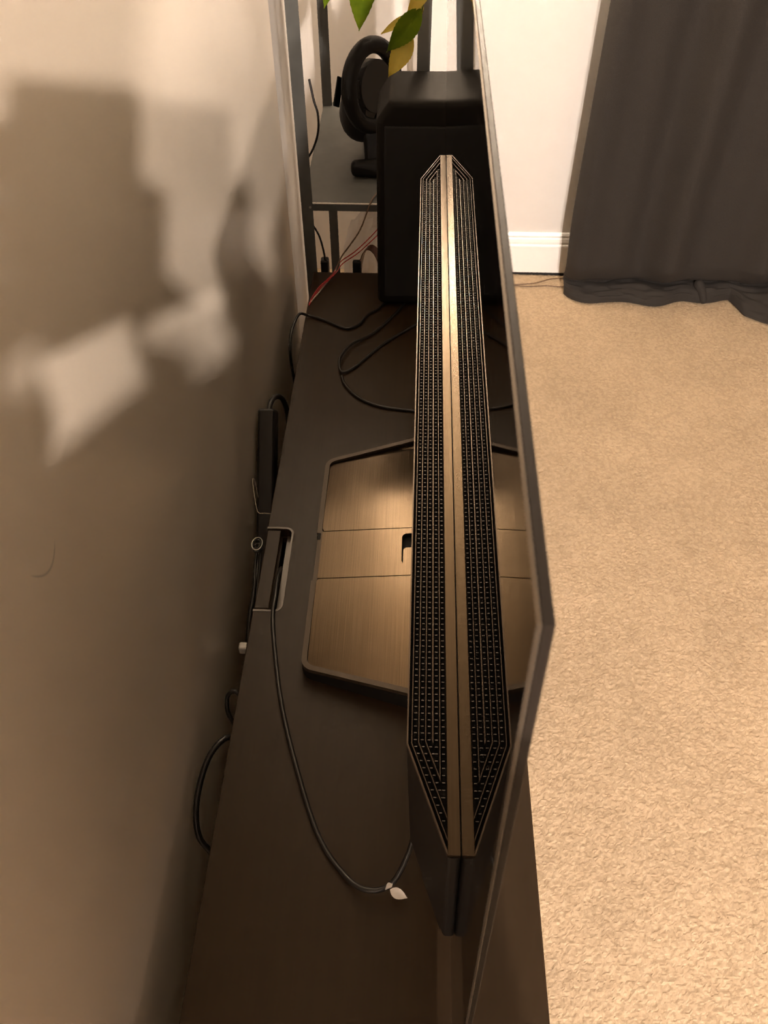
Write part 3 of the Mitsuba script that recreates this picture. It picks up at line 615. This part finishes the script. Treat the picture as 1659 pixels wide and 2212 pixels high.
# ------------------------------------------------------------------ the photographer's telephone and the photographer, whose shadows fall on the left wall
def cw(r, u, f): return CAM + RIGHT * r + UP * u + FWD * f
tag('mobile_phone', 'dark mobile phone held up over the television corner', 'phone')
PH0, PH1 = -0.047, 0.030
ph = rbox(PH0, PH1, -0.138, 0.020, -0.0125, -0.0040, 0.0038, 12)
Pm = np.eye(4); Pm[:3, 0], Pm[:3, 1], Pm[:3, 2], Pm[:3, 3] = RIGHT, UP, FWD, CAM
ph.apply_transform(Pm); add('mobile_phone__body', ph, 'black_plastic', smooth=40)
pg = box(PH0 + 0.0025, PH1 - 0.0025, -0.133, 0.015, -0.0128, -0.0122); pg.apply_transform(Pm); add('mobile_phone__screen', pg, 'screen_glass')

tag('person', 'person in dark jumper and jeans at the bench end holding up a phone', 'person')
P_ = lambda *a: np.array(a, float)
hipL, hipR = P_(0.290, -0.50, 0.96), P_(0.460, -0.47, 0.96)
shL, shR, nk = P_(0.105, -0.51, 1.475), P_(0.470, -0.375, 1.475), P_(0.225, -0.440, 1.50)
elL, elR = P_(0.105, -0.290, 1.230), P_(0.500, -0.215, 1.230)
wrL, wrR = P_(0.218, -0.095, 1.405), P_(0.334, -0.085, 1.412)
hd = P_(0.276, -0.345, 1.705)
knL, knR, anL, anR = P_(0.270, -0.475, 0.52), P_(0.455, -0.44, 0.52), P_(0.265, -0.52, 0.09), P_(0.460, -0.48, 0.09)
S = 24
def torso(g=0.0):
    t = m3.Manifold()
    sec = [((hipL + hipR) / 2, 0.155, 0.105), (P_(0.372, -0.475, 1.10), 0.155, 0.100), (P_(0.345, -0.455, 1.28), 0.170, 0.105), (P_(0.295, -0.440, 1.42), 0.145, 0.080)]
    def ell(c, a, b):
        return [m3.Manifold.sphere(b + g, S).translate([c[0] + s_ * (a - b), c[1] + s_ * (a - b) * 0.3, c[2]]) for s_ in (-1, 1)]
    for (c0, a0, b0), (c1, a1, b1) in zip(sec[:-1], sec[1:]): t = t + m3.Manifold.batch_hull(ell(c0, a0, b0) + ell(c1, a1, b1))
    t = t + m3.Manifold.batch_hull(ell(sec[3][0], 0.140, 0.070) + [m3.Manifold.sphere(0.058 + g, S).translate(list(shL)), m3.Manifold.sphere(0.058 + g, S).translate(list(shR)), m3.Manifold.sphere(0.055, S).translate([0.225, -0.445, 1.468])])
    return t
def arms(g=0.0, fore=1.0):
    t = m3.Manifold()
    for a, b, c in ((shL, elL, wrL), (shR, elR, wrR)):
        e = b + (c - b) * fore
        t = t + chain([a, b, e], [0.056 + g, 0.043 + g, 0.043 + g - (0.013) * fore], S)
    return t
def legs(g=0.0, low=1.0):
    t = m3.Manifold()
    for a, b, c in ((hipL, knL, anL), (hipR, knR, anR)): t = t + chain([a, b, b + (c - b) * low], [0.092 + g, 0.062 + g, 0.062 + g - 0.022 * low], S)
    return t
def hand(wr, side):
    """palm and five fingers closing on the long edge of the phone (side -1 left, +1 right)"""
    t = m3.Manifold()
    edge = lambda u, f, o=0.0: cw((PH1 + o) if side > 0 else (PH0 - o), u + (0.0 if side > 0 else 0.050), f)
    pc = [edge(-0.070, -0.026, 0.014), edge(-0.125, -0.030, 0.012)]
    t = t + m3.Manifold.batch_hull([m3.Manifold.sphere(0.013, S).translate(list(p)) for p in (pc[0], pc[1], edge(-0.075, -0.045, 0.012), edge(-0.135, -0.050, 0.010))])
    t = t + hull2(edge(-0.128, -0.042, 0.011), 0.016, wr, 0.030, S)
    for k, u in enumerate((-0.058, -0.078, -0.098, -0.117)):      # fingers wrap the back of the phone
        l = (0.030, 0.034, 0.031, 0.024)[k]
        t = t + chain([edge(u - 0.006, -0.024, 0.013), edge(u, -0.003, 0.0120), edge(u + 0.002, 0.0080, 0.001), edge(u + 0.003, 0.0076, -l)], [0.0092, 0.0088, 0.0080, 0.0070], 16)
    t = t + chain([edge(-0.110, -0.040, 0.010), edge(-0.085, -0.030, 0.004), edge(-0.062, -0.0215, -0.012)], [0.012, 0.0095, 0.0085], 16)   # thumb on the screen side
    return t
def finish(m, size, it=12):
    g = tri(m.refine_to_length(size)); trimesh.smoothing.filter_taubin(g, iterations=it); return g
hands = hand(wrL, -1) + hand(wrR, 1)
neck = chain([nk, nk + (hd - nk) * 0.45 + P_(0, -0.01, 0)], [0.056, 0.050], S)
def head_mesh():
    # skull, jaw, nose, ears, brow in the head's own frame: forward = towards the phone
    fw = FWD * 0.75 + P_(0, 0.66, 0.1) * 0.5; fw /= np.linalg.norm(fw); up = P_(0, 0, 1.0); up -= fw * (up @ fw); up /= np.linalg.norm(up); rt = np.cross(fw, up)
    h = lambda r, f, u: list(hd + rt * r + fw * f + up * u)
    sp = lambda R_, *p: m3.Manifold.sphere(R_, S).translate(h(*p))
    t = m3.Manifold.batch_hull([sp(0.072, 0, -0.022, 0.040), sp(0.070, 0, 0.012, 0.038), sp(0.060, 0, 0.020, 0.0)])
    t = t + m3.Manifold.batch_hull([sp(0.058, 0, 0.012, 0.0), sp(0.030, -0.030, 0.020, -0.055), sp(0.030, 0.030, 0.020, -0.055), sp(0.022, 0, 0.062, -0.083)])
    t = t + m3.Manifold.batch_hull([sp(0.006, 0, 0.080, 0.012), sp(0.011, 0, 0.096, -0.026), sp(0.008, -0.012, 0.084, -0.030), sp(0.008, 0.012, 0.084, -0.030)])
    for s_ in (-1, 1):
        t = t + m3.Manifold.batch_hull([sp(0.007, s_ * 0.073, -0.010, 0.018), sp(0.006, s_ * 0.076, -0.018, 0.012), sp(0.006, s_ * 0.070, -0.008, -0.022)])
    t = t + m3.Manifold.batch_hull([sp(0.010, -0.032, 0.066, 0.026), sp(0.010, 0.032, 0.066, 0.026)])
    return t, sp, h
hm, sp, hh = head_mesh()
body = torso() + arms() + legs() + hands + neck + hm
foot = m3.Manifold()
for a in (anL, anR): foot = foot + m3.Manifold.batch_hull([m3.Manifold.sphere(0.040, S).translate([a[0], a[1] - 0.02, 0.050]), m3.Manifold.sphere(0.024, S).translate([a[0] - 0.025, a[1] + 0.16, 0.034]), m3.Manifold.sphere(0.024, S).translate([a[0] + 0.03, a[1] + 0.16, 0.034])])
body = body + foot
add('person__body', finish(body, 0.006, 8), 'skin', smooth=60)
hood = m3.Manifold.batch_hull([m3.Manifold.sphere(0.050, S).translate([0.322, -0.415, 1.548]), m3.Manifold.sphere(0.050, S).translate([0.230, -0.500, 1.510]), m3.Manifold.sphere(0.050, S).translate([0.180, -0.440, 1.515])])
shirt = (torso(0.010) + hood + arms(0.010, 0.86)) - m3.Manifold.cube([1.2, 1, 0.97], False).translate([-0.3, -1, 0.0])
add('person__jumper', finish(shirt, 0.014, 10), 'shirt', smooth=60)
tr = (legs(0.010, 0.93) + m3.Manifold.batch_hull([m3.Manifold.sphere(0.108, S).translate(list(hipL + P_(0, 0, 0.02))), m3.Manifold.sphere(0.108, S).translate(list(hipR + P_(0, 0, 0.02)))]))
add('person__jeans', finish(tr, 0.014, 8), 'denim', smooth=60)
for a in (anL, anR):
    sh_ = m3.Manifold.batch_hull([m3.Manifold.sphere(0.050, S).translate([a[0], a[1] - 0.02, 0.056]), m3.Manifold.sphere(0.032, S).translate([a[0] - 0.025, a[1] + 0.165, 0.036]), m3.Manifold.sphere(0.032, S).translate([a[0] + 0.03, a[1] + 0.165, 0.036]), m3.Manifold.sphere(0.045, S).translate([a[0], a[1], 0.10])])
    sh_ = sh_ - m3.Manifold.cube([2, 2, 0.5], False).translate([-1, -1.5, -0.4985])
    add('person__shoe', finish(sh_, 0.01, 4), 'satin_black', smooth=50)
hr = m3.Manifold.batch_hull([sp(0.080, 0, -0.026, 0.046), sp(0.078, 0, 0.008, 0.046), sp(0.060, 0, -0.040, 0.0)]) - m3.Manifold.batch_hull([sp(0.05, -0.05, 0.085, -0.03), sp(0.05, 0.05, 0.085, -0.03), sp(0.045, -0.04, 0.080, 0.030), sp(0.045, 0.04, 0.080, 0.030)])
add('person__hair', finish(hr, 0.006, 6), 'hair', smooth=60)
for s_ in (-1, 1): add('person__eye', tri(sp(0.0115, s_ * 0.031, 0.0665, 0.006)), 'eye_white', smooth=True)
add('person__mouth', tri(m3.Manifold.batch_hull([sp(0.0055, -0.020, 0.070, -0.054), sp(0.007, 0, 0.0765, -0.053), sp(0.0055, 0.020, 0.070, -0.054)])), 'lip', smooth=True)
